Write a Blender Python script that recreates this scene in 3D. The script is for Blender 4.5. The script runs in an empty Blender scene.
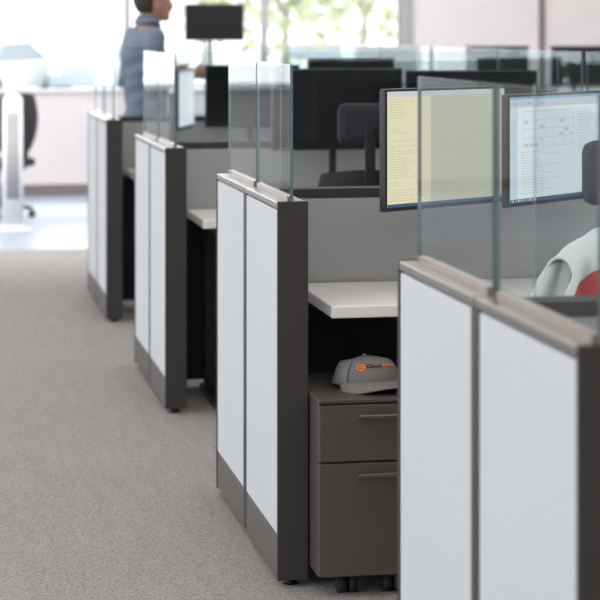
import bpy, bmesh, math, random
from mathutils import Vector, Matrix
random.seed(4)
scene = bpy.context.scene
try:
    scene.view_settings.view_transform = 'Standard'
except Exception:
    pass

# ------------------------------------------------------------------ materials
def mat(name, col, rough=0.5, metal=0.0, noise=0.0, nscale=50.0, bump=0.0, emit=None, estr=1.0, spec=0.5):
    m = bpy.data.materials.new(name); m.use_nodes = True
    nt = m.node_tree; b = nt.nodes['Principled BSDF']
    b.inputs['Roughness'].default_value = rough
    b.inputs['Metallic'].default_value = metal
    b.inputs['Specular IOR Level'].default_value = spec
    c = (*col, 1)
    b.inputs['Base Color'].default_value = c
    tc = nt.nodes.new('ShaderNodeTexCoord')
    nz = nt.nodes.new('ShaderNodeTexNoise'); nz.inputs['Scale'].default_value = nscale
    nz.inputs['Detail'].default_value = 3
    nt.links.new(tc.outputs['Object'], nz.inputs['Vector'])
    cr = nt.nodes.new('ShaderNodeValToRGB')
    k = max(noise, 0.01)
    cr.color_ramp.elements[0].position = 0.3; cr.color_ramp.elements[1].position = 0.7
    cr.color_ramp.elements[0].color = tuple(x*(1-k) for x in col)+(1,)
    cr.color_ramp.elements[1].color = tuple(min(1, x*(1+k)) for x in col)+(1,)
    nt.links.new(nz.outputs['Fac'], cr.inputs['Fac'])
    nt.links.new(cr.outputs['Color'], b.inputs['Base Color'])
    if bump:
        bp = nt.nodes.new('ShaderNodeBump'); bp.inputs['Strength'].default_value = bump
        bp.inputs['Distance'].default_value = 0.004
        nt.links.new(nz.outputs['Fac'], bp.inputs['Height'])
        nt.links.new(bp.outputs['Normal'], b.inputs['Normal'])
    if emit:
        b.inputs['Emission Color'].default_value = (*emit, 1)
        b.inputs['Emission Strength'].default_value = estr
    return m

def glassmat(name, tint, refl=0.5):
    m = bpy.data.materials.new(name); m.use_nodes = True
    nt = m.node_tree
    for n in list(nt.nodes): nt.nodes.remove(n)
    o = nt.nodes.new('ShaderNodeOutputMaterial'); mx = nt.nodes.new('ShaderNodeMixShader')
    t = nt.nodes.new('ShaderNodeBsdfTransparent'); t.inputs[0].default_value = (*tint, 1)
    g = nt.nodes.new('ShaderNodeBsdfGlossy'); g.inputs['Roughness'].default_value = 0.0
    g.inputs[0].default_value = (0.9, 0.95, 0.95, 1)
    f = nt.nodes.new('ShaderNodeFresnel'); f.inputs[0].default_value = 1.45
    geo = nt.nodes.new('ShaderNodeNewGeometry')
    inv = nt.nodes.new('ShaderNodeMath'); inv.operation = 'SUBTRACT'; inv.inputs[0].default_value = 1.0
    nt.links.new(geo.outputs['Backfacing'], inv.inputs[1])
    mu = nt.nodes.new('ShaderNodeMath'); mu.operation = 'MULTIPLY'
    nt.links.new(f.outputs[0], mu.inputs[0]); nt.links.new(inv.outputs[0], mu.inputs[1])
    mu2 = nt.nodes.new('ShaderNodeMath'); mu2.operation = 'MULTIPLY'; mu2.inputs[1].default_value = refl
    nt.links.new(mu.outputs[0], mu2.inputs[0])
    nt.links.new(mu2.outputs[0], mx.inputs[0]); nt.links.new(t.outputs[0], mx.inputs[1]); nt.links.new(g.outputs[0], mx.inputs[2])
    nt.links.new(mx.outputs[0], o.inputs[0])
    return m

M = {}
M['fabric'] = mat('fabric_pale_blue_grey', (0.585, 0.605, 0.63), 0.95, noise=0.11, nscale=300, bump=0.3, spec=0.05)
M['fabric2'] = mat('fabric_grey', (0.46, 0.46, 0.46), 0.95, noise=0.09, nscale=300, bump=0.25, spec=0.05)
M['frame'] = mat('frame_dark_grey', (0.050, 0.046, 0.045), 0.5, noise=0.04, nscale=300, spec=0.3)
M['seam'] = mat('seam_dark', (0.04, 0.038, 0.038), 0.6)
M['basep'] = mat('base_metal', (0.115, 0.105, 0.10), 0.45, metal=0.2, noise=0.03)
M['cap'] = mat('cap_metal', (0.23, 0.20, 0.185), 0.28, metal=0.6, noise=0.03)
M['chan'] = mat('glass_channel_metal', (0.42, 0.35, 0.31), 0.3, metal=0.6, noise=0.03)
M['glass'] = glassmat('partition_glass', (0.895, 0.92, 0.922), 0.40)
M['gedge'] = mat('glass_edge', (0.13, 0.20, 0.205), 0.2, noise=0.1)
M['wglass'] = glassmat('window_glass', (0.98, 0.99, 0.99), 0.3)
M['white'] = mat('white_laminate', (0.84, 0.81, 0.79), 0.4, noise=0.01)
M['black'] = mat('black_metal', (0.010, 0.010, 0.011), 0.45)
M['plastic'] = mat('black_plastic', (0.015, 0.015, 0.017), 0.4)
M['lower'] = mat('desk_shade_dark', (0.018, 0.016, 0.016), 0.7)  # under-desk shade put into the colour of the lower divider
M['ped'] = mat('pedestal_grey_brown', (0.080, 0.070, 0.066), 0.42, metal=0.1, noise=0.03, nscale=200)
M['peddr'] = mat('drawer_grey_brown', (0.095, 0.083, 0.077), 0.42, metal=0.1, noise=0.03, nscale=200)
M['handle'] = mat('handle_metal', (0.20, 0.185, 0.18), 0.3, metal=0.75)
M['rubber'] = mat('rubber', (0.013, 0.013, 0.013), 0.7)
M['chrome'] = mat('chrome', (0.5, 0.5, 0.5), 0.25, metal=1)
M['capf'] = mat('cap_cloth', (0.19, 0.18, 0.176), 0.95, noise=0.15, nscale=500, bump=0.3, spec=0.1)
M['capmesh'] = mat('cap_mesh_cloth', (0.235, 0.225, 0.22), 0.95, noise=0.35, nscale=600, bump=0.4, spec=0.1)
M['capseam'] = mat('cap_seam', (0.09, 0.085, 0.082), 0.95)
M['orange'] = mat('logo_orange', (0.95, 0.18, 0.015), 0.7)
M['logod'] = mat('logo_dark', (0.02, 0.018, 0.02), 0.7)
M['wallw'] = mat('wall_paint', (0.80, 0.77, 0.76), 0.8, noise=0.01, nscale=8)
M['walls'] = mat('wall_sill', (0.80, 0.745, 0.73), 0.8, noise=0.02, nscale=8)
M['wallp'] = mat('wall_pink_white', (0.78, 0.735, 0.72), 0.8, noise=0.02, nscale=8)
M['ceil'] = mat('ceiling_tile', (0.8, 0.8, 0.79), 0.9, noise=0.03, nscale=90)
M['skirt'] = mat('skirting', (0.20, 0.17, 0.17), 0.6)
M['mull'] = mat('mullion', (0.38, 0.37, 0.38), 0.5)
M['scr_off'] = mat('screen_off', (0.010, 0.011, 0.013), 0.15)
def em(name, c, s=1.0): return mat(name, (0.02, 0.02, 0.02), 0.3, emit=c, estr=s)
M['e_cream'] = em('page_cream', (0.80, 0.76, 0.52), 0.9)
M['e_cream2'] = em('page_cream_dim', (0.68, 0.68, 0.54), 0.78)
M['e_txt'] = em('page_text', (0.60, 0.57, 0.42), 0.78)
M['e_white'] = em('page_white', (0.80, 0.87, 0.90), 0.98)
M['e_pale'] = em('page_pale_blue', (0.66, 0.78, 0.87), 0.9)
M['e_blue'] = em('page_blue', (0.22, 0.50, 0.78), 0.8)
M['e_dblue'] = em('page_dark_blue', (0.05, 0.12, 0.25), 0.7)
M['e_red'] = em('page_red', (0.78, 0.62, 0.62), 0.85)
M['e_green'] = em('page_green', (0.60, 0.70, 0.66), 0.85)
M['e_grey'] = em('page_grey', (0.52, 0.59, 0.65), 0.85)
M['e_bar'] = em('page_bar', (0.66, 0.71, 0.75), 0.85)
M['skin'] = mat('skin', (0.50, 0.27, 0.19), 0.55, noise=0.04, nscale=30)
M['hair'] = mat('hair_brown', (0.035, 0.023, 0.018), 0.7, noise=0.3, nscale=120, bump=0.5)
M['shirt'] = mat('shirt_blue_grey', (0.19, 0.23, 0.30), 0.9, noise=0.10, nscale=60, bump=0.3)
M['trous'] = mat('trousers_navy', (0.03, 0.035, 0.05), 0.9, noise=0.1)
M['chairf'] = mat('chair_fabric', (0.025, 0.026, 0.032), 0.85, noise=0.2, nscale=200, bump=0.2)
M['jw'] = mat('jacket_white', (0.84, 0.82, 0.82), 0.85, noise=0.03, nscale=30, bump=0.3)
M['jr'] = mat('jacket_red', (0.62, 0.035, 0.04), 0.85, noise=0.05, nscale=30, bump=0.3)
M['pwhite'] = mat('white_plastic', (0.82, 0.82, 0.82), 0.35)
M['grille'] = mat('grille_grey', (0.45, 0.45, 0.46), 0.5)
M['carw'] = mat('car_paint_white', (0.85, 0.86, 0.88), 0.25)
M['carb'] = mat('car_paint_blue', (0.45, 0.52, 0.61), 0.25)
M['carg'] = mat('car_glass', (0.30, 0.35, 0.40), 0.2)
M['leaf'] = mat('leaves', (0.52, 0.57, 0.38), 0.7, noise=0.5, nscale=1.2)
M['bark'] = mat('bark', (0.40, 0.36, 0.32), 0.9, noise=0.3, nscale=10)
M['lamp'] = em('light_panel', (1, 0.97, 0.93), 3.0)

def carpet():
    m = bpy.data.materials.new('carpet_grey_loop'); m.use_nodes = True
    nt = m.node_tree; b = nt.nodes['Principled BSDF']; b.inputs['Roughness'].default_value = 0.95
    b.inputs['Specular IOR Level'].default_value = 0.15
    tc = nt.nodes.new('ShaderNodeTexCoord')
    v = nt.nodes.new('ShaderNodeTexVoronoi'); v.inputs['Scale'].default_value = 190
    n = nt.nodes.new('ShaderNodeTexNoise'); n.inputs['Scale'].default_value = 105; n.inputs['Detail'].default_value = 4
    mp = nt.nodes.new('ShaderNodeMapping'); mp.inputs['Scale'].default_value = (14, 1.5, 1)
    n2 = nt.nodes.new('ShaderNodeTexNoise'); n2.inputs['Scale'].default_value = 1.6; n2.inputs['Detail'].default_value = 4
    nt.links.new(tc.outputs['Object'], mp.inputs['Vector'])
    for x in (v, n): nt.links.new(tc.outputs['Object'], x.inputs['Vector'])
    nt.links.new(mp.outputs[0], n2.inputs['Vector'])
    a = nt.nodes.new('ShaderNodeMath'); a.operation = 'MULTIPLY_ADD'
    nt.links.new(v.outputs['Distance'], a.inputs[0]); a.inputs[1].default_value = 0.55
    nt.links.new(n.outputs['Fac'], a.inputs[2])
    a2 = nt.nodes.new('ShaderNodeMath'); a2.operation = 'MULTIPLY_ADD'
    nt.links.new(n2.outputs['Fac'], a2.inputs[0]); a2.inputs[1].default_value = 0.16; nt.links.new(a.outputs[0], a2.inputs[2])
    cr = nt.nodes.new('ShaderNodeValToRGB')
    cr.color_ramp.elements[0].position = 0.50; cr.color_ramp.elements[1].position = 1.08
    cr.color_ramp.elements[0].color = (0.155, 0.145, 0.139, 1); cr.color_ramp.elements[1].color = (0.395, 0.370, 0.356, 1)
    nt.links.new(a2.outputs[0], cr.inputs['Fac']); nt.links.new(cr.outputs['Color'], b.inputs['Base Color'])
    bp = nt.nodes.new('ShaderNodeBump'); bp.inputs['Strength'].default_value = 0.45; bp.inputs['Distance'].default_value = 0.003
    nt.links.new(a.outputs[0], bp.inputs['Height']); nt.links.new(bp.outputs['Normal'], b.inputs['Normal'])
    return m
M['carpet'] = carpet()
M['vinyl'] = mat('vinyl_floor', (0.33, 0.36, 0.44), 0.35, noise=0.05, nscale=4)
M['asph'] = mat('asphalt', (0.70, 0.70, 0.70), 0.9, noise=0.1, nscale=3)

# ------------------------------------------------------------------ helpers
def box(bm, x0, x1, y0, y1, z0, z1, mi=0):
    vs = [bm.verts.new(p) for p in ((x0,y0,z0),(x1,y0,z0),(x1,y1,z0),(x0,y1,z0),(x0,y0,z1),(x1,y0,z1),(x1,y1,z1),(x0,y1,z1))]
    fs = []
    for q in ((3,2,1,0),(4,5,6,7),(0,1,5,4),(1,2,6,5),(2,3,7,6),(3,0,4,7)):
        f = bm.faces.new([vs[i] for i in q]); f.material_index = mi; fs.append(f)
    return fs
def cyl(bm, p0, p1, r0, r1=None, seg=16, mi=0):
    r1 = r0 if r1 is None else r1
    p0 = Vector(p0); p1 = Vector(p1); d = p1-p0
    q = Vector((0,0,1)).rotation_difference(d.normalized())
    ra, rb = [], []
    for i in range(seg):
        a = 2*math.pi*i/seg; o = q @ Vector((math.cos(a), math.sin(a), 0))
        ra.append(bm.verts.new(p0+o*r0)); rb.append(bm.verts.new(p1+o*r1))
    for i in range(seg):
        j = (i+1) % seg
        f = bm.faces.new((ra[i], ra[j], rb[j], rb[i])); f.material_index = mi; f.smooth = True
    f = bm.faces.new(ra[::-1]); f.material_index = mi
    f = bm.faces.new(rb); f.material_index = mi
def sph(bm, c, r, sc=(1,1,1), seg=16, mi=0):
    mt = Matrix.Translation(c) @ Matrix.Diagonal((r*sc[0], r*sc[1], r*sc[2], 1))
    g = bmesh.ops.create_uvsphere(bm, u_segments=seg, v_segments=max(6, seg//2+2), radius=1, matrix=mt)
    for v in g['verts']:
        for f in v.link_faces: f.material_index = mi; f.smooth = True
def finish(name, bm, mats, bevel=0.0, label=None, smooth=False):
    me = bpy.data.meshes.new(name); bm.normal_update(); bm.to_mesh(me); bm.free()
    for m_ in mats: me.materials.append(M[m_] if isinstance(m_, str) else m_)
    if smooth:
        for p in me.polygons: p.use_smooth = True
    ob = bpy.data.objects.new(name, me); scene.collection.objects.link(ob)
    if bevel:
        md = ob.modifiers.new('bevel', 'BEVEL'); md.width = bevel; md.segments = 2; md.limit_method = 'ANGLE'
    if label: ob['label'] = label
    if me.vertices:
        cs = [v.co for v in me.vertices]
        c = Vector([(min(x[i] for x in cs)+max(x[i] for x in cs))/2 for i in range(3)])
        me.transform(Matrix.Translation(-c)); ob.location = c
    return ob
def root(name, loc, label, cat, rot=0.0, group=None):
    e = bpy.data.objects.new(name, None); scene.collection.objects.link(e)
    e.empty_display_size = 0.1
    e.location = loc; e.rotation_euler = (0, 0, rot)
    e['label'] = label; e['category'] = cat
    if group: e['group'] = group
    return e
def part(par, name, bm, mats, bevel=0.0, label=None, smooth=False):
    ob = finish(name, bm, mats, bevel, label, smooth)
    ob.parent = par
    if par.type == 'MESH':
        ob.location = ob.location - par.location
    return ob
def struct(name, bm, mats, bevel=0.0):
    o = finish(name, bm, mats, bevel); o['kind'] = 'structure'; return o
B = bmesh.new

# ------------------------------------------------------------------ room
YF = 19.9
bm = B(); box(bm, -4, 8, -2.5, 15.0, -0.1, 0); struct('floor', bm, ['carpet'])
bm = B(); box(bm, -4, 8, 15.0, YF+0.2, -0.1, 0); struct('floor', bm, ['vinyl'])
bm = B(); box(bm, -4.2, 8.2, -2.7, YF+0.2, 2.9, 3.0); struct('ceiling', bm, ['ceil'])
bm = B(); box(bm, -4.2, 8.2, -2.7, -2.5, 0, 2.9); struct('wall_back', bm, ['wallw'])  # unseen wall behind the camera, added to cut sky fill and haze
bm = B()
box(bm, -4, 4.72, YF, YF+0.2, 0, 0.97)
struct('wall_far', bm, ['walls'])
bm = B()
box(bm, -4, -3.4, YF, YF+0.2, 0.97, 2.9); box(bm, -3.4, 4.72, YF, YF+0.2, 2.7, 2.9)
box(bm, 4.72, 6.02, YF, YF+0.2, 0, 2.9); box(bm, 6.08, 8.0, YF, YF+0.2, 0, 2.9); box(bm, 6.02, 6.08, YF+0.05, YF+0.2, 0, 2.9)
struct('wall_far', bm, ['wallp'])
bm = B(); box(bm, 6.03, 6.07, YF-0.03, YF+0.05, 0, 2.9); struct('trim_1', bm, ['skirt'])
bm = B(); box(bm, 4.66, 4.74, YF-0.03, YF, 0.97, 2.75); struct('trim_2', bm, ['mull'])
bm = B(); box(bm, -4, 8, YF-0.02, YF, 0, 0.10); struct('baseboard_far', bm, ['skirt'])
bm = B(); box(bm, -3.4, 4.66, YF-0.08, YF+0.12, 0.97, 1.0); struct('trim_3', bm, ['wallw'])
bm = B()
for x in (-3.4, -1.4, 0.0, 1.97, 3.29, 4.64):
    box(bm, x-0.03, x+0.03, YF+0.05, YF+0.12, 1.0, 2.7)
box(bm, -3.4, 4.66, YF+0.05, YF+0.12, 2.64, 2.7, 0)
box(bm, -3.4, 4.66, YF+0.08, YF+0.085, 1.0, 2.64, 1)
struct('window_1', bm, ['mull', 'wglass'])
bm = B(); box(bm, 8.0, 8.2, -2.5, YF+0.2, 0, 2.9); struct('wall_right', bm, ['wallw'])
bm = B()
box(bm, -4.2, -4, -2.5, YF+0.2, 0, 0.8); box(bm, -4.2, -4, -2.5, YF+0.2, 2.6, 2.9)
for y in (-2.5, 1.5, 5.5, 9.5, 13.5, 17.5):
    box(bm, -4.2, -4, y, y+0.5, 0.8, 2.6)
struct('wall_left', bm, ['wallw'])

for (x, y) in ((-1.2, 1.5), (-1.2, 5.5), (-1.2, 9.5), (-1.2, 13.5), (2.4, 1.5), (2.4, 5.5), (2.4, 9.5), (2.4, 13.5)):
    r = root('ceiling_light', (x, y, 2.86), 'white recessed rectangular ceiling light panel', 'ceiling light', group='ceiling light panels')
    bm = B(); box(bm, -0.32, 0.32, -0.62, 0.62, 0.0, 0.04); part(r, 'housing', bm, ['pwhite'])
    bm = B(); box(bm, -0.29, 0.29, -0.59, 0.59, -0.008, 0.0); part(r, 'diffuser', bm, ['lamp'])

def area(loc, rot, sx, sy, power, col):
    l = bpy.data.lights.new('area', 'AREA'); l.shape = 'RECTANGLE'; l.size = sx; l.size_y = sy; l.energy = power; l.color = col
    o = bpy.data.objects.new('area', l); scene.collection.objects.link(o); o.location = loc; o.rotation_euler = rot
    return o
area((-3.9, 7.5, 1.9), (0, math.radians(-90), 0), 1.6, 19, 205, (0.91, 0.96, 1.0))
area((2.0, 6.0, 2.8), (0, 0, 0), 5, 14, 150, (1.0, 0.97, 0.94))
area((1.5, 19.7, 1.85), (math.radians(-90), 0, 0), 6.5, 1.6, 135, (0.96, 0.98, 1.0))
area((3.0, 14.5, 2.75), (math.radians(55), 0, 0), 8, 0.8, 250, (1.0, 0.97, 0.95))  # unseen tilted lamp added to brighten the far wall

# ------------------------------------------------------------------ partitions
X0 = 0.995; T = 0.082; L = 1.225; YS = [3.075, 5.79, 8.49, 11.20]
HZ = 1.08; GZ = 1.465; DZ = 0.783
def pane(bm, x0, x1, y0, y1, z0, z1, thin):
    fs = box(bm, x0, x1, y0, y1, z0, z1)
    for f in fs:
        f.normal_update(); n = f.normal
        f.material_index = 0 if abs(n[thin]) > 0.5 else 1
def partition(Y0, xr=2.85):
    r = root('cubicle_partition', (X0, Y0, 0), 'pale grey fabric cubicle panel with charcoal frame and clear glass screens', 'cubicle partition', group='cubicle partitions along the aisle')
    bm = B(); box(bm, 0.014, T-0.014, 0.012, L-0.012, 0.04, HZ-0.022); part(r, 'frame', bm, ['seam'])
    h = L/2
    for (xa, xb) in ((-0.001, 0.014), (T-0.014, T+0.001)):
        bm = B(); box(bm, xa, xb, h-0.026, h+0.026, 0.03, HZ-0.021); part(r, 'vertical_trim', bm, ['frame'], 0.002)
    for s in (0, 1):
        a = s*h + (0.014 if s == 0 else 0.028); b = (s+1)*h - (0.028 if s == 0 else 0.014)
        for (xa, xb) in ((0.0, 0.014), (T-0.014, T)):
            bm = B(); box(bm, xa, xb, a, b, 0.143, HZ-0.024); part(r, 'fabric_panel', bm, ['fabric'], 0.004)
            bm = B(); box(bm, xa, xb, a, b, 0.025, 0.139); part(r, 'base_plate', bm, ['basep'], 0.002)
        ca = 0.012 if s == 0 else h+0.003; cb = h-0.003 if s == 0 else L-0.012
        bm = B(); box(bm, -0.002, T+0.002, ca, cb, HZ-0.02, HZ); part(r, 'top_cap', bm, ['cap'], 0.003)
        bm = B(); pane(bm, T/2-0.004, T/2+0.004, ca+0.012, cb-0.004, HZ+0.007, GZ, 0); part(r, 'glass_screen', bm, ['glass', 'gedge'])
        bm = B(); box(bm, T/2-0.009, T/2+0.009, ca+0.03, cb-0.03, HZ, HZ+0.013); part(r, 'glass_channel', bm, ['chan'])
    for (ya, yb) in ((0.0, 0.012), (L-0.012, L)):
        bm = B(); box(bm, -0.003, T+0.003, ya, yb, 0.02, HZ+0.002); part(r, 'end_cap', bm, ['frame'], 0.003)
    for y in (0.05, L-0.05):
        bm = B(); cyl(bm, (T/2, y, 0.012), (T/2, y, 0.042), 0.008); cyl(bm, (T/2, y, 0), (T/2, y, 0.012), 0.02); part(r, 'foot', bm, ['black'])
    c0, c1 = h-0.035, h+0.035; xe = xr-X0
    bm = B(); box(bm, T+0.001, xe, c0+0.012, c1-0.012, 0.04, HZ-0.037); part(r, 'divider_frame', bm, ['seam'])
    for (ya, yb) in ((c0, c0+0.012), (c1-0.012, c1)):
        bm = B(); box(bm, T+0.004, xe, ya, yb, 0.745, HZ-0.037); part(r, 'divider_fabric', bm, ['fabric2'], 0.003)
        bm = B(); box(bm, T+0.004, xe, ya, yb, 0.04, 0.74); part(r, 'divider_shade_panel', bm, ['lower'], 0.003)  # near-black sheet imitating the shadow below the worktop
    bm = B(); box(bm, T+0.003, xe, c0-0.002, c1+0.002, HZ-0.036, HZ-0.007); part(r, 'divider_cap', bm, ['frame'], 0.003)
    bm = B(); pane(bm, T+0.03, xe-0.01, h-0.004, h+0.004, HZ-0.007, GZ, 1); part(r, 'divider_glass', bm, ['glass', 'gedge'])
    bm = B(); box(bm, xe-0.08, xe-0.01, c0+0.005, c1-0.005, 0, 0.04); part(r, 'foot', bm, ['black'])
    return r
for y in YS: partition(y)
SX = 2.87
for (a, b) in ((5.9, 8.9), (8.95, 11.7), (11.75, 14.4)):
    r = root('spine_partition', (SX, a, 0), 'long grey fabric spine partition with glass screens on top', 'cubicle partition', group='spine partitions')
    n = 2; w = (b-a)/n
    bm = B(); box(bm, 0.012, 0.066, 0, b-a, 0.03, 1.04); part(r, 'frame', bm, ['seam'])
    for i in range(n):
        for (xa, xb) in ((0, 0.012), (0.066, 0.078)):
            bm = B(); box(bm, xa, xb, i*w+0.006, (i+1)*w-0.006, 0.0, 1.04); part(r, 'fabric_panel', bm, ['fabric2'], 0.003)
        bm = B(); pane(bm, 0.034, 0.044, i*w+0.01, (i+1)*w-0.01, 1.08, GZ, 0); part(r, 'glass_screen', bm, ['glass', 'gedge'])
    bm = B(); box(bm, -0.002, 0.08, 0, b-a, 1.041, 1.08); part(r, 'top_cap', bm, ['cap'], 0.003)

# ------------------------------------------------------------------ desks
def desk(Y0, legx):
    x0, x1 = 1.150, 2.80; y0, y1 = Y0+0.02, Y0+L/2-0.045
    r = root('desk', (x0, y0, 0), 'white laminate worktop on black height-adjustable legs against the divider', 'desk', group='white cubicle desks')
    w = x1-x0; d = y1-y0
    bm = B(); box(bm, 0, w, 0, d, DZ-0.035, DZ); part(r, 'worktop', bm, ['white'], 0.004)
    for lx in (legx-x0, w-0.12):
        bm = B(); box(bm, lx-0.035, lx+0.035, d/2-0.03+0.1, d/2+0.03+0.1, 0.03, DZ-0.07)
        box(bm, lx-0.03, lx+0.03, 0.05, d-0.04, DZ-0.07, DZ-0.035)
        box(bm, lx-0.035, lx+0.035, 0.02, d-0.02, 0.0, 0.03)
        part(r, 'leg', bm, ['black'], 0.004)
    bm = B(); box(bm, legx-x0+0.03, w-0.15, d/2+0.06, d/2+0.12, DZ-0.13, DZ-0.07); part(r, 'crossbar', bm, ['black'], 0.003)
    return r
desk(YS[0], 1.25); desk(YS[1], 1.56); desk(YS[2], 1.24); desk(YS[3], 1.24)

# ------------------------------------------------------------------ pedestal
def pedestal(x, y):
    r = root('pedestal_cabinet', (x, y, 0), 'grey-brown two-drawer mobile file pedestal on casters under the desk', 'file cabinet')
    w, d = 0.395, 0.45; z0, z1 = 0.058, 0.535
    bm = B(); box(bm, 0, w, 0.018, d, z0, z1); part(r, 'body', bm, ['ped'], 0.003)
    bm = B(); box(bm, -0.001, w+0.001, 0.0, d+0.001, z1, z1+0.012); part(r, 'top_panel', bm, ['ped'], 0.003)
    for (a, b) in ((0.376, 0.531), (z0+0.002, 0.370)):
        bm = B(); box(bm, 0.002, w-0.002, 0.0, 0.018, a, b); dr = part(r, 'drawer', bm, ['peddr'], 0.002)
        bm = B(); box(bm, 0.108, 0.295, -0.028, -0.014, b-0.035, b-0.025); box(bm, 0.111, 0.123, -0.015, 0.0, b-0.034, b-0.026); box(bm, 0.280, 0.292, -0.015, 0.0, b-0.034, b-0.026)
        part(dr, 'handle', bm, ['handle'], 0.002)
    for (cx, cy) in ((0.090, 0.065), (0.215, 0.055), (w-0.04, 0.065), (0.06, d-0.07), (w-0.06, d-0.07)):
        bm = B(); cyl(bm, (cx-0.027, cy, 0.028), (cx-0.004, cy, 0.028), 0.028, seg=24); cyl(bm, (cx+0.004, cy, 0.028), (cx+0.027, cy, 0.028), 0.028, seg=24)
        box(bm, cx-0.026, cx+0.026, cy-0.022, cy+0.018, 0.046, z0); cyl(bm, (cx-0.029, cy, 0.028), (cx+0.029, cy, 0.028), 0.006)
        part(r, 'caster', bm, ['rubber'])
    return r
PX, PY = 1.084, 5.655
pedestal(PX, PY)

# ------------------------------------------------------------------ baseball cap
def ballcap(loc, rot):
    r = root('baseball_cap', loc, 'grey baseball cap with orange round emblem and lettering', 'hat', rot)
    A_, Bx, H = 0.094, 0.102, 0.084
    def P(a, h, off=0.0):
        front = 0.5+0.5*math.cos(a)
        k = math.cos(h*math.pi/2)**(0.62-0.16*front)
        sm = 0.0
        for q in range(6):
            da = (a-q*math.pi/3+math.pi) % (2*math.pi)-math.pi
            if q != 0: sm += math.exp(-(da/0.05)**2)
        k *= 1-0.024*sm*(0.3+h)
        k *= 1+0.028*math.sin(a*5+h*7)*(1-front)+0.024*math.sin(a*3-h*9)*(1-front)
        zz = 0.004+0.016*front*(1-h) + H*(math.sin(h*math.pi/2)**(0.98-0.28*front))
        zz -= 0.016*math.exp(-((h-0.8)/0.18)**2)*(1-front)
        return Vector((math.sin(a)*(A_*k*(1-0.12*h)+off), -math.cos(a)*(Bx*k*(1-0.14*h)+off)+0.008*h, zz+off*h))
    bm = B(); N = 144; K = 22; rows = []
    for j in range(K):
        h = j/(K)*0.985
        rows.append([bm.verts.new(P(2*math.pi*i/N, h)) for i in range(N)])
    top = bm.verts.new((0, 0.008, 0.004+H*1.0))
    for j in range(K-1):
        for i in range(N):
            f = bm.faces.new((rows[j][i], rows[j][(i+1) % N], rows[j+1][(i+1) % N], rows[j+1][i])); f.smooth = True
            aa = (i+0.5)/N
            f.material_index = 0 if (aa < 0.1667 or aa > 0.8333) else 1
            if i % 24 in (0, 23) and i not in (0, 143): f.material_index = 2
    for i in range(N):
        f = bm.faces.new((rows[-1][i], rows[-1][(i+1) % N], top)); f.smooth = True
    o = part(r, 'crown', bm, ['capf', 'capmesh', 'capseam'])
    o.modifiers.new('s', 'SOLIDIFY').thickness = 0.002
    bm = B(); sph(bm, (0, 0.008, 0.004+H), 0.007, (1, 1, 0.6)); part(r, 'button', bm, ['capf'])
    bm = B(); n = 28; m_ = 8
    grid = []
    for i in range(n+1):
        a = (i/n-0.5)*math.radians(160)
        row = []
        for j in range(m_+1):
            t = j/m_
            p = P(a, 0.05)
            ca = math.cos(a*1.04)
            ext = 0.076*max(ca, 0)**0.5*t
            q = Vector((p.x*(1+0.04*t), p.y-ext, p.z-0.003 - 0.10*ext - 3.0*(p.x**2)*t))
            q.z = max(q.z, 0.002)
            row.append(bm.verts.new(q))
        grid.append(row)
    for i in range(n):
        for j in range(m_):
            f = bm.faces.new((grid[i][j], grid[i+1][j], grid[i+1][j+1], grid[i][j+1])); f.smooth = True
    o = part(r, 'brim', bm, ['capf'])
    md = o.modifiers.new('s', 'SOLIDIFY'); md.thickness = 0.003; md.offset = 1
    bm = B()
    US = -0.020
    def mp(u, v): return P((u+US)/A_, 0.36+v/H*0.66, 0.0025)
    def ring(cu, cv, ro, ri, mi, seg=24):
        for i in range(seg):
            a0 = 2*math.pi*i/seg; a1 = 2*math.pi*(i+1)/seg
            vs = [bm.verts.new(mp(cu+rr*math.cos(a), cv+rr*math.sin(a))) for rr, a in ((ri, a0), (ro, a0), (ro, a1), (ri, a1))]
            f = bm.faces.new(vs); f.material_index = mi
    cu = -0.038
    ring(cu, 0, 0.0140, 0.0098, 0)
    for (u0, u1, v0, v1) in ((-0.0016, 0.0016, -0.010, 0.010), (-0.010, 0.010, -0.0016, 0.0016)):
        f = bm.faces.new([bm.verts.new(mp(cu+u, v)) for u, v in ((u0, v0), (u1, v0), (u1, v1), (u0, v1))])
    part(r, 'emblem', bm, ['orange'])
    def word(txt, u0, v0, size, m__):
        cu_ = bpy.data.curves.new('t', 'FONT'); cu_.body = txt; cu_.size = size; cu_.resolution_u = 3; cu_.offset = 0.0006
        to = bpy.data.objects.new('t', cu_); scene.collection.objects.link(to)
        bpy.context.view_layer.update()
        me = bpy.data.meshes.new_from_object(to.evaluated_get(bpy.context.evaluated_depsgraph_get()))
        wd = max([v.co.x for v in me.vertices])
        bm2 = B(); bm2.from_mesh(me)
        bmesh.ops.subdivide_edges(bm2, edges=[e for e in bm2.edges if e.calc_length() > 0.004], cuts=2)
        for v in bm2.verts: v.co = mp(u0+v.co.x, v0+v.co.y)
        bpy.data.objects.remove(to)
        part(r, 'lettering', bm2, [m__])
        return wd
    wd = word('Cloud', -0.022, -0.003, 0.020, 'logod')
    word('Works', -0.022+wd+0.001, -0.003, 0.020, 'orange')
    return r
ballcap((1.258, 5.855, 0.547), math.radians(14))

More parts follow.
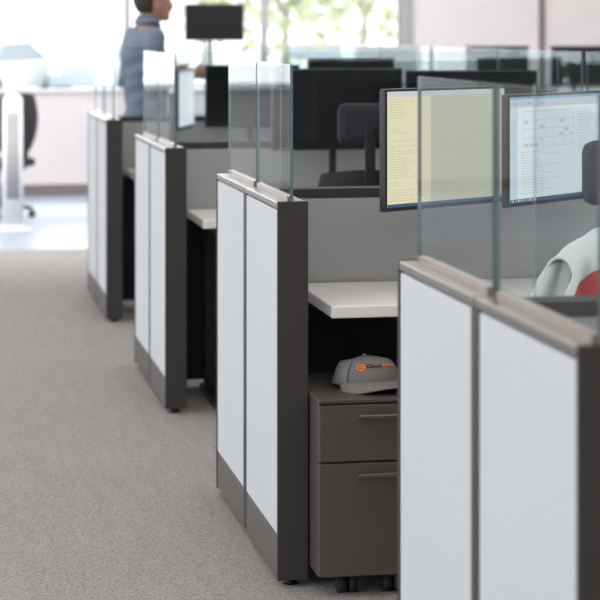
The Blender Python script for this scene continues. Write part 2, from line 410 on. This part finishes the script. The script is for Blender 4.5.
# ------------------------------------------------------------------ monitors
def monitor(x, y, rot, zb, kind, group, label, w=0.535, h=0.35, desk_z=DZ, arm_y=None, rail_y=None):
    bz = desk_z if rail_y is None else HZ-0.007
    r = root('monitor', (x, y, bz), label, 'monitor', rot, group)
    z0 = zb-bz; z1 = z0+h
    bm = B(); box(bm, -w/2, w/2, 0.0, 0.024, z0, z1); body = part(r, 'housing', bm, ['plastic'], 0.004)
    bm = B(); box(bm, -w/2+0.10, w/2-0.10, 0.024, 0.048, z0+0.06, z1-0.06); part(r, 'back_cover', bm, ['plastic'], 0.006)
    bm = B()
    b = 0.008; W = w-2*b; Hh = h-2*b-0.004
    def q(u0, u1, v0, v1, mi, lay=0):
        yy = -0.0012-0.0006*lay
        pts = [(-W/2+u0*W, yy, z0+b+0.004+v0*Hh), (-W/2+u1*W, yy, z0+b+0.004+v0*Hh), (-W/2+u1*W, yy, z0+b+0.004+v1*Hh), (-W/2+u0*W, yy, z0+b+0.004+v1*Hh)]
        f = bm.faces.new([bm.verts.new(p) for p in pts]); f.material_index = mi
    def text(u, v, ln, hh, mi, lay):
        x_ = u
        while x_ < u+ln:
            wl = random.uniform(0.012, 0.04)
            q(x_, min(x_+wl, u+ln), v, v+hh, mi, lay); x_ += wl+0.010
    if kind == 'off':
        q(0, 1, 0, 1, 0); mats = ['scr_off']
    elif kind == 'plain':
        mats = ['e_white', 'e_bar', 'e_grey', 'e_dblue']
        q(0, 1, 0, 1, 0); q(0, 1, 0.94, 1, 1, 1); q(0, 1, 0, 0.03, 3, 1)
        for i in range(20): text(0.06, 0.88-i*0.04, random.uniform(0.3, 0.8), 0.008, 2, 1)
    elif kind == 'cream':
        mats = ['e_cream', 'e_cream2', 'e_txt', 'e_bar', 'e_dblue']
        q(0, 1, 0, 1, 0); q(0, 1, 0.955, 1, 3, 1); q(0, 1, 0, 0.028, 4, 1); q(0.36, 0.363, 0.03, 0.955, 2, 2)
        q(0.36, 1, 0.03, 0.955, 1, 1)
        for i in range(40):
            v = 0.93-i*0.0225
            if random.random() < 0.8: text(0.02, v, random.uniform(0.05, 0.28), 0.005, 2, 1)
            if random.random() < 0.5: text(0.40, v, random.uniform(0.08, 0.5), 0.005, 2, 2)
    else:
        mats = ['e_white', 'e_blue', 'e_dblue', 'e_red', 'e_green', 'e_grey', 'e_pale', 'e_bar']
        q(0, 1, 0, 1, 0); q(0, 1, 0.975, 1, 1, 1); q(0, 1, 0, 0.035, 2, 1); q(0, 1, 0.90, 0.975, 7, 1); q(0, 0.08, 0.035, 0.90, 6, 1)
        for i in range(14): q(0.01+0.03*i, 0.025+0.03*i, 0.92, 0.95, (5, 1, 5, 4, 5)[i % 5], 2)
        def line(u0, v0, u1, v1, mi=7, th=0.006):
            if abs(u1-u0) > abs(v1-v0): q(u0, u1, v0-th/2, v0+th/2, mi, 3)
            else: q(u0-th/3, u0+th/3, v0, v1, mi, 3)
        for k in range(6):
            u = 0.14+0.11*k; line(u, 0.52, u, 0.86)
        for k in range(5):
            v = 0.52+0.085*k; line(0.14, v, 0.69, v)
        for k in range(10):
            i, j = random.randrange(10), random.randrange(8)
            q(0.145+0.055*i, 0.187+0.055*i, 0.526+0.0425*j, 0.552+0.0425*j, random.choice((3, 4, 6, 5, 7)), 4)
        for i in range(16):
            v = 0.47-i*0.026
            text(0.12, v, random.uniform(0.1, 0.5), 0.006, 5, 1)
            text(0.74, v+0.38, random.uniform(0.08, 0.2), 0.006, 5, 2)
            text(0.01, v+0.30, 0.055, 0.006, 5, 2)
        for i in range(9): q(0.02+0.03*i, 0.035+0.03*i, 0.01, 0.027, (6, 1, 0, 3)[i % 4], 2)
    part(r, 'screen', bm, mats)
    zc = (z0+z1)/2
    if rail_y is None:
        bm = B(); py = 0.16 if arm_y is None else arm_y
        cyl(bm, (0, py, 0.0), (0, py, 0.012), 0.04); cyl(bm, (0, py, 0.012), (0, py, zc+0.03), 0.016)
        part(r, 'pole', bm, ['black'])
        bm = B(); box(bm, -0.02, 0.02, 0.058, py-0.012, zc-0.02, zc+0.02); box(bm, -0.05, 0.05, 0.048, 0.058, zc-0.05, zc+0.05)
        part(r, 'mounting_arm', bm, ['black'], 0.003)
    else:
        ct, st = math.cos(-rot), math.sin(-rot)
        wx, wy = 0.02, rail_y-y
        lx, ly = wx*ct-wy*st, wx*st+wy*ct
        bm = B(); cyl(bm, (lx, ly, 0.0), (lx, ly, zc+0.02), 0.011)
        part(r, 'post', bm, ['black'])
        bm = B(); box(bm, -0.05, 0.05, 0.048, 0.058, zc-0.05, zc+0.05); cyl(bm, (0, 0.056, zc), (lx, ly, zc), 0.012)
        part(r, 'mounting_arm', bm, ['black'])
    return r
def edge_monitor(xl, yl, rotdeg, *a, **k):
    w = k.get('w', 0.535); t = math.radians(rotdeg)
    cx = xl+math.cos(t)*w/2; cy = yl+math.sin(t)*w/2
    return monitor(cx, cy, t, *a, **k)
RY = YS[1]+L/2-0.022
edge_monitor(1.325, 5.90, 34, 1.037, 'cream', 'lit monitors', 'black flat monitor showing a cream document page', h=0.355, rail_y=RY)
edge_monitor(1.680, 5.86, 42, 1.047, 'white', 'lit monitors', 'black flat monitor showing a blue and white application window', h=0.328, rail_y=RY)
DM = 'black flat monitor with a dark screen behind glass'
edge_monitor(1.49, 8.84, 3, 1.045, 'off', 'dark monitors', DM, w=0.58, arm_y=0.09)
edge_monitor(2.09, 8.90, -6, 1.04, 'off', 'dark monitors', DM, w=0.58, h=0.345, arm_y=0.08)
edge_monitor(1.385, 11.24, 72, 1.015, 'plain', 'lit monitors', 'black flat monitor showing a pale document page', h=0.33, w=0.46, arm_y=0.08)
edge_monitor(1.58, 11.60, 0, 1.015, 'off', 'dark monitors', DM, arm_y=0.09)
edge_monitor(2.16, 11.60, 0, 1.05, 'off', 'dark monitors', DM, arm_y=0.09, w=0.50)

# ------------------------------------------------------------------ chairs
def chair(x, y, rot, label, head=0.0, group='office chairs'):
    r = root('office_chair', (x, y, 0), label, 'chair', rot, group)
    bm = B()
    for i in range(5):
        a = 2*math.pi*i/5+0.3
        e = Vector((0.30*math.cos(a), 0.30*math.sin(a), 0.075))
        cyl(bm, (0, 0, 0.10), e, 0.028, 0.016, 10)
    cyl(bm, (0, 0, 0.07), (0, 0, 0.14), 0.04)
    base = part(r, 'base', bm, ['plastic'])
    for i in range(5):
        a = 2*math.pi*i/5+0.3; cx, cy = 0.30*math.cos(a), 0.30*math.sin(a)
        bm = B(); t = Vector((-math.sin(a), math.cos(a), 0))
        for s in (-1, 1):
            c = Vector((cx, cy, 0.028)); cyl(bm, c+t*s*0.006, c+t*s*0.024, 0.028, seg=14)
        cyl(bm, (cx, cy, 0.028), (cx, cy, 0.07), 0.008)
        part(base, 'caster', bm, ['rubber'])
    bm = B(); cyl(bm, (0, 0, 0.14), (0, 0, 0.40), 0.022); part(r, 'gas_lift', bm, ['chrome'])
    bm = B(); box(bm, -0.12, 0.12, -0.14, 0.12, 0.39, 0.42); part(r, 'mechanism', bm, ['plastic'], 0.01)
    bm = B(); box(bm, -0.245, 0.245, -0.22, 0.25, 0.42, 0.49); o = part(r, 'seat', bm, ['chairf'], 0.03)
    bm = B(); n = 14; m_ = 12; g = []
    for j in range(m_+1):
        t = j/m_; z = 0.56+t*0.48; wd = 0.225*(1-0.25*t**3)*(1-0.2*(1-t)**3)
        row = []
        for i in range(n+1):
            s = i/n*2-1
            row.append(bm.verts.new((s*wd, -0.24-0.06*t+0.05*s*s-0.03*math.sin(t*3.1), z-0.02*s*s*t)))
        g.append(row)
    for j in range(m_):
        for i in range(n):
            f = bm.faces.new((g[j][i], g[j][i+1], g[j+1][i+1], g[j+1][i])); f.smooth = True
    o = part(r, 'backrest', bm, ['chairf']); md = o.modifiers.new('s', 'SOLIDIFY'); md.thickness = 0.035; md.offset = 0
    bm = B(); box(bm, -0.03, 0.03, -0.34, -0.30, 0.44, 0.85); box(bm, -0.03, 0.03, -0.34, -0.10, 0.40, 0.44); part(r, 'back_support', bm, ['plastic'], 0.008)
    for s in (-1, 1):
        bm = B(); box(bm, s*0.27-0.02, s*0.27+0.02, -0.05, 0.0, 0.43, 0.66); box(bm, s*0.27-0.04, s*0.27+0.04, -0.13, 0.13, 0.66, 0.69)
        xa, xb = sorted((s*0.10, s*0.29)); box(bm, xa, xb, -0.05, 0.0, 0.40, 0.43); part(r, 'armrest', bm, ['plastic'], 0.008)
    if head:
        bm = B(); box(bm, -head/2, head/2, -0.33, -0.27, 1.13, 1.29); h_ = part(r, 'headrest', bm, ['chairf'], 0.03)
        bm = B(); box(bm, -0.02, 0.02, -0.35, -0.32, 0.86, 1.2); part(r, 'headrest_post', bm, ['plastic'], 0.004)
    return r
CX, CY = 1.765, 5.28
chair(CX, CY, math.radians(5), 'black office chair with a white and red jacket over its back', 0.36)
chair(1.70, 7.95, math.radians(-8), 'black high-back office chair with headrest', 0.24)
chair(2.36, 8.05, math.radians(12), 'black high-back office chair with headrest', 0.26)
chair(0.66, 17.7, math.radians(35), 'black office task chair near the low window wall')

def jacket(x, y, rot):
    r = root('jacket', (x, y, 0), 'white and red jacket draped over the back of an office chair', 'jacket', rot)
    bm = B(); K = 44; n = 80; g = []
    zbb, zbf, wtop, wbot, ztop = 0.60, 0.70, 0.225, 0.30, 1.095
    for k in range(K+1):
        t = k/K
        row = []
        for i in range(n+1):
            s = i/n*2-1
            zt = ztop-0.095*abs(s)**2.4
            if t < 0.42:
                u = 1-t/0.42; z = (zt-0.04)-(zt-0.04-zbb)*u; yy = -0.395-0.02*u
            elif t > 0.58:
                u = (t-0.58)/0.42; z = (zt-0.04)-(zt-0.04-zbf)*u; yy = -0.225+0.01*u
            else:
                a = (t-0.42)/0.16*math.pi; u = 0
                z = zt-0.04+0.04*math.sin(a); yy = -0.31-0.085*math.cos(a)
            w = wtop+(wbot-wtop)*min(1, u*2.2)
            fold = 0.010*math.sin(s*9+2*z*9)*min(1, u*2)+0.006*math.sin(s*23+z*20)
            row.append(bm.verts.new((s*w, yy+0.045*s*s+fold, z)))
        g.append(row)
    for k in range(K):
        for i in range(n):
            f = bm.faces.new((g[k][i], g[k][i+1], g[k+1][i+1], g[k+1][i])); f.smooth = True
            t = k/K; u = i/n
            f.material_index = 1 if (u > 0.045 and t < 0.365+0.10*max(0, u-0.045)) and t < 0.40 else 0
    o = part(r, 'body', bm, ['jw', 'jr']); md = o.modifiers.new('s', 'SOLIDIFY'); md.thickness = 0.008
    for s in (-1, 1):
        bm = B(); N = 12
        pts = [Vector((s*0.27, -0.345, 0.84)), Vector((s*0.305, -0.35, 0.80)), Vector((s*0.32, -0.355, 0.73)), Vector((s*0.325, -0.355, 0.60)), Vector((s*0.33, -0.35, 0.48))]
        rs = [0.03, 0.045, 0.048, 0.045, 0.04]
        rings = []
        for p, rr in zip(pts, rs):
            rings.append([bm.verts.new(p+Vector((math.cos(2*math.pi*i/N)*rr, math.sin(2*math.pi*i/N)*rr*0.45, 0.25*s*math.cos(2*math.pi*i/N)*rr))) for i in range(N)])
        for k in range(len(rings)-1):
            for i in range(N):
                f = bm.faces.new((rings[k][i], rings[k][(i+1) % N], rings[k+1][(i+1) % N], rings[k+1][i])); f.smooth = True
                f.material_index = 1 if (k >= 2 or s > 0) else 0
        bm.faces.new(rings[0]); bm.faces.new(rings[-1])
        part(r, 'sleeve', bm, ['jw', 'jr'])
jacket(CX, CY, math.radians(5))

# ------------------------------------------------------------------ tower fan
r = root('tower_fan', (0.73, 16.45, 0), 'white slim tower fan standing on a round base', 'fan')
bm = B(); cyl(bm, (0, 0, 0), (0, 0, 0.02), 0.16, 0.15, 32); cyl(bm, (0, 0, 0.02), (0, 0, 0.05), 0.13, 0.07, 32); part(r, 'base', bm, ['pwhite'])
bm = B(); cyl(bm, (0, 0, 0.05), (0, 0, 1.03), 0.085, 0.075, 32); cyl(bm, (0, 0, 1.03), (0, 0, 1.06), 0.075, 0.05, 32); part(r, 'body', bm, ['pwhite'])
bm = B()
for i in range(14):
    a = -math.pi/2+(i-6.5)*0.09
    cyl(bm, (0.084*math.cos(a), 0.084*math.sin(a), 0.25), (0.078*math.cos(a), 0.078*math.sin(a), 0.92), 0.003, seg=6)
part(r, 'grille', bm, ['grille'])

# ------------------------------------------------------------------ standing desk by window
r = root('standing_desk', (2.0, 18.2, 0), 'tall white standing desk raised near the window', 'desk')
bm = B(); box(bm, 0, 1.9, 0, 0.7, 1.07, 1.10); part(r, 'worktop', bm, ['white'], 0.004)
for lx in (0.15, 1.75):
    bm = B(); box(bm, lx-0.04, lx+0.04, 0.3, 0.38, 0.03, 1.07); box(bm, lx-0.04, lx+0.04, 0.03, 0.67, 0, 0.03); part(r, 'leg', bm, ['black'], 0.004)
edge_monitor(2.33, 18.45, 5, 1.46, 'off', 'window desk monitors', 'black flat monitor on a raised desk by the window', desk_z=1.10, h=0.33, w=0.54)
r = root('desk', (3.3, 15.9, 0), 'white desk with dark monitors beyond the cubicles', 'desk')
bm = B(); box(bm, 0, 2.6, 0, 0.7, 0.735, 0.765); part(r, 'worktop', bm, ['white'], 0.004)
for lx in (0.15, 2.45):
    bm = B(); box(bm, lx-0.04, lx+0.04, 0.3, 0.38, 0.03, 0.735); box(bm, lx-0.04, lx+0.04, 0.03, 0.67, 0, 0.03); part(r, 'leg', bm, ['black'], 0.004)
for xx in (3.4, 4.3, 5.0):
    edge_monitor(xx, 16.2, random.uniform(-5, 8), 1.10, 'off', 'row desk monitors', 'black flat monitor standing on the white desk', desk_z=0.765, h=0.33, w=0.54)

# ------------------------------------------------------------------ person
def capsule(bm, p0, p1, r0, r1):
    cyl(bm, p0, p1, r0, r1, 20); sph(bm, p0, r0, seg=18); sph(bm, p1, r1, seg=18)
def loft(bm, rings, seg=32):
    rs = []
    for (z, cx, rx, ry) in rings:
        rs.append([bm.verts.new((cx+rx*math.cos(2*math.pi*i/seg), ry*math.sin(2*math.pi*i/seg), z)) for i in range(seg)])
    for a, b in zip(rs[:-1], rs[1:]):
        for i in range(seg): bm.faces.new((a[i], a[(i+1) % seg], b[(i+1) % seg], b[i]))
    bm.faces.new(rs[0][::-1]); bm.faces.new(rs[-1])
PS = 1.01
def remeshed(bm, vox, smooth):
    tm = bpy.data.meshes.new('t'); bm.to_mesh(tm); bm.free()
    to = bpy.data.objects.new('t', tm); scene.collection.objects.link(to)
    md = to.modifiers.new('r', 'REMESH'); md.mode = 'VOXEL'; md.voxel_size = vox
    if smooth:
        ms = to.modifiers.new('s', 'SMOOTH'); ms.iterations = smooth; ms.factor = 0.5
    bpy.context.view_layer.update()
    rm = bpy.data.meshes.new_from_object(to.evaluated_get(bpy.context.evaluated_depsgraph_get()))
    bpy.data.objects.remove(to)
    bm = B(); bm.from_mesh(rm)
    bm.verts.ensure_lookup_table(); seen = set(); best = []
    for v in bm.verts:
        if v.index in seen: continue
        st = [v]; comp = []; seen.add(v.index)
        while st:
            u = st.pop(); comp.append(u)
            for e in u.link_edges:
                o2 = e.other_vert(u)
                if o2.index not in seen: seen.add(o2.index); st.append(o2)
        if len(comp) > len(best): best = comp
    bs = set(best); bmesh.ops.delete(bm, geom=[v for v in bm.verts if v not in bs], context='VERTS')
    return bm
def person(x, y, rot):
    r = root('person', (x, y, 0), 'person standing in collared blue-grey shirt and dark trousers, hands in front', 'person', rot)
    def sc(bm): bmesh.ops.scale(bm, vec=(PS, PS, PS), verts=bm.verts); return bm
    tors = [(.90,0,.10,.15),(1.0,0,.105,.155),(1.12,0,.097,.14),(1.28,-.005,.106,.155),(1.40,-.012,.110,.168),(1.49,-.015,.093,.172),(1.545,-.005,.065,.115),(1.575,.0,.05,.06)]
    def arm(s, e):
        return [(-.005,s*.188,1.50),(-.030,s*.235,1.23),(.20,s*.20,1.26),(.26,s*.175,1.285)], [.050+e,.040+e,.030+e,.030]
    bm = B(); loft(bm, tors)
    capsule(bm, (0,0,1.54), (.035,0,1.65), .056, .056)
    hx, hz = 0.018, -0.035
    sph(bm, (.040+hx, 0, 1.750+hz), 0.1, (.98, .76, 1.12), 24)
    sph(bm, (.085+hx, 0, 1.685+hz), 0.058, (1.0, .80, .95), 16)
    sph(bm, (.118+hx, 0, 1.650+hz), 0.026, (1.0, 1.0, .8), 12)
    sph(bm, (.150+hx, 0, 1.722+hz), 0.018, (1.1, .8, 1.6), 10)
    sph(bm, (.140+hx, 0, 1.685+hz), 0.014, (.6, 1.6, .6), 10)
    sph(bm, (.130+hx, 0, 1.77+hz), 0.02, (.6, 2.4, .5), 10)
    for s in (-1, 1):
        sph(bm, (.03+hx, s*.078, 1.735+hz), 0.026, (.7, .35, 1.2), 10)
        P, R = arm(s, 0)
        for i in range(3): capsule(bm, P[i], P[i+1], R[i], R[i+1])
        hb = 0.07
        sph(bm, (.295, s*.165, 1.215+hb), 0.042, (1.1, .45, .95), 12)
        for k, ln in enumerate((.065, .075, .07, .055)):
            z = 1.242+hb-k*.0195; x0 = .325
            c = [(x0,s*.165,z),(x0+ln*.5,s*.155,z-.008),(x0+ln*.8,s*.13,z-.014),(x0+ln*.85,s*.105,z-.016)]
            for i, rr in enumerate((.009, .0085, .0075)): capsule(bm, c[i], c[i+1], rr, rr*.92)
        capsule(bm, (.285,s*.15,1.245+hb), (.31,s*.125,1.26+hb), .012, .010); capsule(bm, (.31,s*.125,1.26+hb), (.335,s*.11,1.262+hb), .010, .009)
        capsule(bm, (0,s*.09,.92), (.015,s*.105,.52), .085, .058); capsule(bm, (.015,s*.105,.52), (-.02,s*.115,.10), .056, .040)
        capsule(bm, (-.02,s*.115,.07), (.13,s*.13,.035), .038, .028)
    bm = remeshed(bm, 0.007, 2)
    o = part(r, 'body', sc(bm), ['skin'], smooth=True)
    for s in (-1, 1):
        bm = B(); sph(bm, (.130+hx, s*.03, 1.752+hz), 0.009, (1, 1, 1), 10); part(o, 'eye', sc(bm), ['plastic'])
    bm = B(); sph(bm, (.022+hx, 0, 1.768+hz), 0.110, (1.03, .80, 1.06), 32)
    dl = [v for v in bm.verts if v.co.z < 1.675+hz or (v.co.x > 0.085+hx and v.co.z < 1.80+hz) or (v.co.z < 1.755+hz and v.co.x > 0.02+hx)]
    bmesh.ops.delete(bm, geom=dl, context='VERTS')
    h = part(o, 'hair', sc(bm), ['hair'], smooth=True); h.modifiers.new('s', 'SOLIDIFY').thickness = 0.012
    bm = B(); loft(bm, [(z, cx, rx+.018, ry+.016) for z, cx, rx, ry in tors[:-1]]); 
    capsule(bm, (0,0,1.50), (.010,0,1.585), .075, .066)
    for s in (-1, 1):
        P, R = arm(s, 0.016)
        capsule(bm, P[0], P[1], R[0], R[1]); capsule(bm, P[1], P[2], R[1], .042)
        capsule(bm, (-.01,s*.12,1.49), P[0], .073, R[0])
    bm = remeshed(bm, 0.012, 4)
    for v in bm.verts:   # cloth folds
        z = v.co.z; k = 0.006*math.sin(z*38+v.co.y*22)+0.004*math.sin(z*71-v.co.x*40)
        if z < 1.45: v.co += v.normal*k
    shirt = part(r, 'shirt', sc(bm), ['shirt'], smooth=True)
    bm = B(); N = 28; ra = []; rb = []; rc = []
    for i in range(N):
        a = 2*math.pi*i/N; ca, sa = math.cos(a), math.sin(a)
        gap = 0.02*max(0, ca)**3
        ra.append(bm.verts.new((.014+.070*ca, .070*sa, 1.575-gap)))
        rb.append(bm.verts.new((.022+.066*ca, .066*sa, 1.630-gap*1.5)))
        rc.append(bm.verts.new((.016+.082*ca, .082*sa, 1.585-gap*1.5)))
    for i in range(N):
        j = (i+1) % N
        for p, q_ in ((ra, rb), (rb, rc)):
            f = bm.faces.new((p[i], p[j], q_[j], q_[i])); f.smooth = True
    cl = part(shirt, 'collar', sc(bm), ['shirt']); cl.modifiers.new('s', 'SOLIDIFY').thickness = 0.004
    bm = B(); loft(bm, [(.86,0,.12,.16),(.95,0,.122,.168),(1.0,0,.118,.162)])
    for s in (-1, 1):
        capsule(bm, (0,s*.09,.90), (.015,s*.105,.52), .10, .075); capsule(bm, (.015,s*.105,.52), (-.02,s*.115,.13), .075, .062)
    part(r, 'trousers', sc(remeshed(bm, 0.012, 3)), ['trous'], smooth=True)
    for s in (-1, 1):
        bm = B(); sph(bm, (.05, s*.125, .045), 0.05, (2.9, 1.05, .9), 16)
        part(r, 'shoe', bm, ['plastic'])
    return r
person(1.375, 12.85, math.radians(14))

# ------------------------------------------------------------------ outside
bm = B(); box(bm, -40, 60, YF+0.4, 110, -0.25, -0.15); g = finish('parking_ground', bm, ['asph']); g['label'] = 'sunlit pale asphalt parking lot outside the window'; g['category'] = 'ground'
def car(x, y, rot, paint, label):
    r = root('car', (x, y, -0.15), label, 'car', rot, 'parked cars outside')
    W = 0.88
    prof = [(-2.2,.35),(-2.22,.7),(-2.1,.85),(-1.3,.95),(1.75,.98),(2.15,.85),(2.2,.5),(2.15,.3)]
    bm = B(); a = [bm.verts.new((px, -W, pz)) for px, pz in prof]; b = [bm.verts.new((px, W, pz)) for px, pz in prof]
    n = len(prof)
    for i in range(n): bm.faces.new((a[i], a[(i+1) % n], b[(i+1) % n], b[i]))
    bm.faces.new(a[::-1]); bm.faces.new(b); bmesh.ops.recalc_face_normals(bm, faces=bm.faces)
    part(r, 'body', bm, [paint], 0.06)
    cab = [(-1.25,.95),(-.6,1.38),(.8,1.42),(1.6,.97)]
    def prism(cab, w0, w1, nm, mt, bv):
        bm = B(); zs = [c[1] for c in cab]; lo, hi = min(zs), max(zs)
        def ww(z): return w0+(w1-w0)*(z-lo)/(hi-lo+1e-6)
        a = [bm.verts.new((px, -ww(pz), pz)) for px, pz in cab]; b = [bm.verts.new((px, ww(pz), pz)) for px, pz in cab]; n = len(cab)
        for i in range(n): bm.faces.new((a[i], a[(i+1) % n], b[(i+1) % n], b[i]))
        bm.faces.new(a[::-1]); bm.faces.new(b); bmesh.ops.recalc_face_normals(bm, faces=bm.faces)
        part(r, nm, bm, [mt], bv)
    prism(cab, .80, .64, 'cabin_glass', 'carg', 0.03)
    prism([(-.62,1.37),(-.55,1.43),(.75,1.47),(.85,1.40)], .66, .60, 'roof', paint, 0.02)
    for cx in (-1.4, 1.4):
        for s in (-1, 1):
            bm = B(); cyl(bm, (cx, s*(W-.16), .32), (cx, s*(W+.02), .32), .32, seg=24); cyl(bm, (cx, s*(W+.02), .32), (cx, s*(W+.03), .32), .19, seg=16, mi=1)
            part(r, 'wheel', bm, ['rubber', 'chrome'])
    for s in (-1, 1):
        bm = B(); ya, yb = sorted((s*.5, s*.8)); box(bm, -2.24, -2.1, ya, yb, .62, .75); part(r, 'headlight', bm, ['pwhite'])
car(1.7, 50, math.radians(60), 'carw', 'white sedan parked outside the window')
car(4.8, 51, math.radians(62), 'carb', 'pale blue sedan parked outside the window')
car(10.5, 54, math.radians(60), 'carw', 'white sedan parked outside the window')
def tree(x, y, h, rad):
    r = root('tree', (x, y, -0.15), 'leafy green tree in sunlight outside the window', 'tree', 0, 'trees outside')
    bm = B(); cyl(bm, (0,0,0), (0.1,0,h*0.5), 0.10, 0.06, 10)
    for i in range(6):
        a = i*1.05; cyl(bm, (0.08,0,h*0.42), (rad*.6*math.cos(a), rad*.6*math.sin(a), h*0.72+0.2*(i % 2)), 0.035, 0.02, 6)
    part(r, 'trunk', bm, ['bark'])
    bm = B()
    for i in range(600):
        while True:
            p = Vector((random.uniform(-1,1), random.uniform(-1,1), random.uniform(-1,1)))
            if 0.25 < p.length < 1: break
        c = Vector((p.x*rad, p.y*rad, h*0.68+p.z*h*0.46))
        u = Vector((random.uniform(-1,1), random.uniform(-1,1), random.uniform(-1,1))).normalized()*0.17
        v = u.orthogonal().normalized()*0.10
        bm.faces.new([bm.verts.new(c-u), bm.verts.new(c+v), bm.verts.new(c+u), bm.verts.new(c-v)])
    f = part(r, 'foliage', bm, ['leaf']); f['kind'] = 'stuff'
tree(7.3, 42, 4.6, 1.8); tree(10.0, 47, 4.8, 1.9); tree(8.4, 62, 5.5, 2.2)

# ------------------------------------------------------------------ world, sun, camera
w = bpy.data.worlds.new('World'); scene.world = w; w.use_nodes = True
bg = w.node_tree.nodes['Background']; bg.inputs[0].default_value = (0.97, 0.985, 1.0, 1); bg.inputs[1].default_value = 2.2
s = bpy.data.lights.new('sun', 'SUN'); s.energy = 2.8; s.angle = 0.02; s.color = (1, 0.97, 0.93)
so = bpy.data.objects.new('sun', s); scene.collection.objects.link(so); so.rotation_euler = (math.radians(-42), math.radians(-12), 0)

cam = bpy.data.cameras.new('cam'); co = bpy.data.objects.new('cam', cam); scene.collection.objects.link(co)
co.location = (0, 0, 1.565); co.rotation_euler = (math.radians(90), 0, -math.atan(383/2100))
cam.sensor_width = 36; cam.lens = 2100*36/600; cam.shift_y = -271/600; cam.clip_end = 300
cam.dof.use_dof = True; cam.dof.focus_distance = 5.8; cam.dof.aperture_fstop = 5.0
scene.camera = co
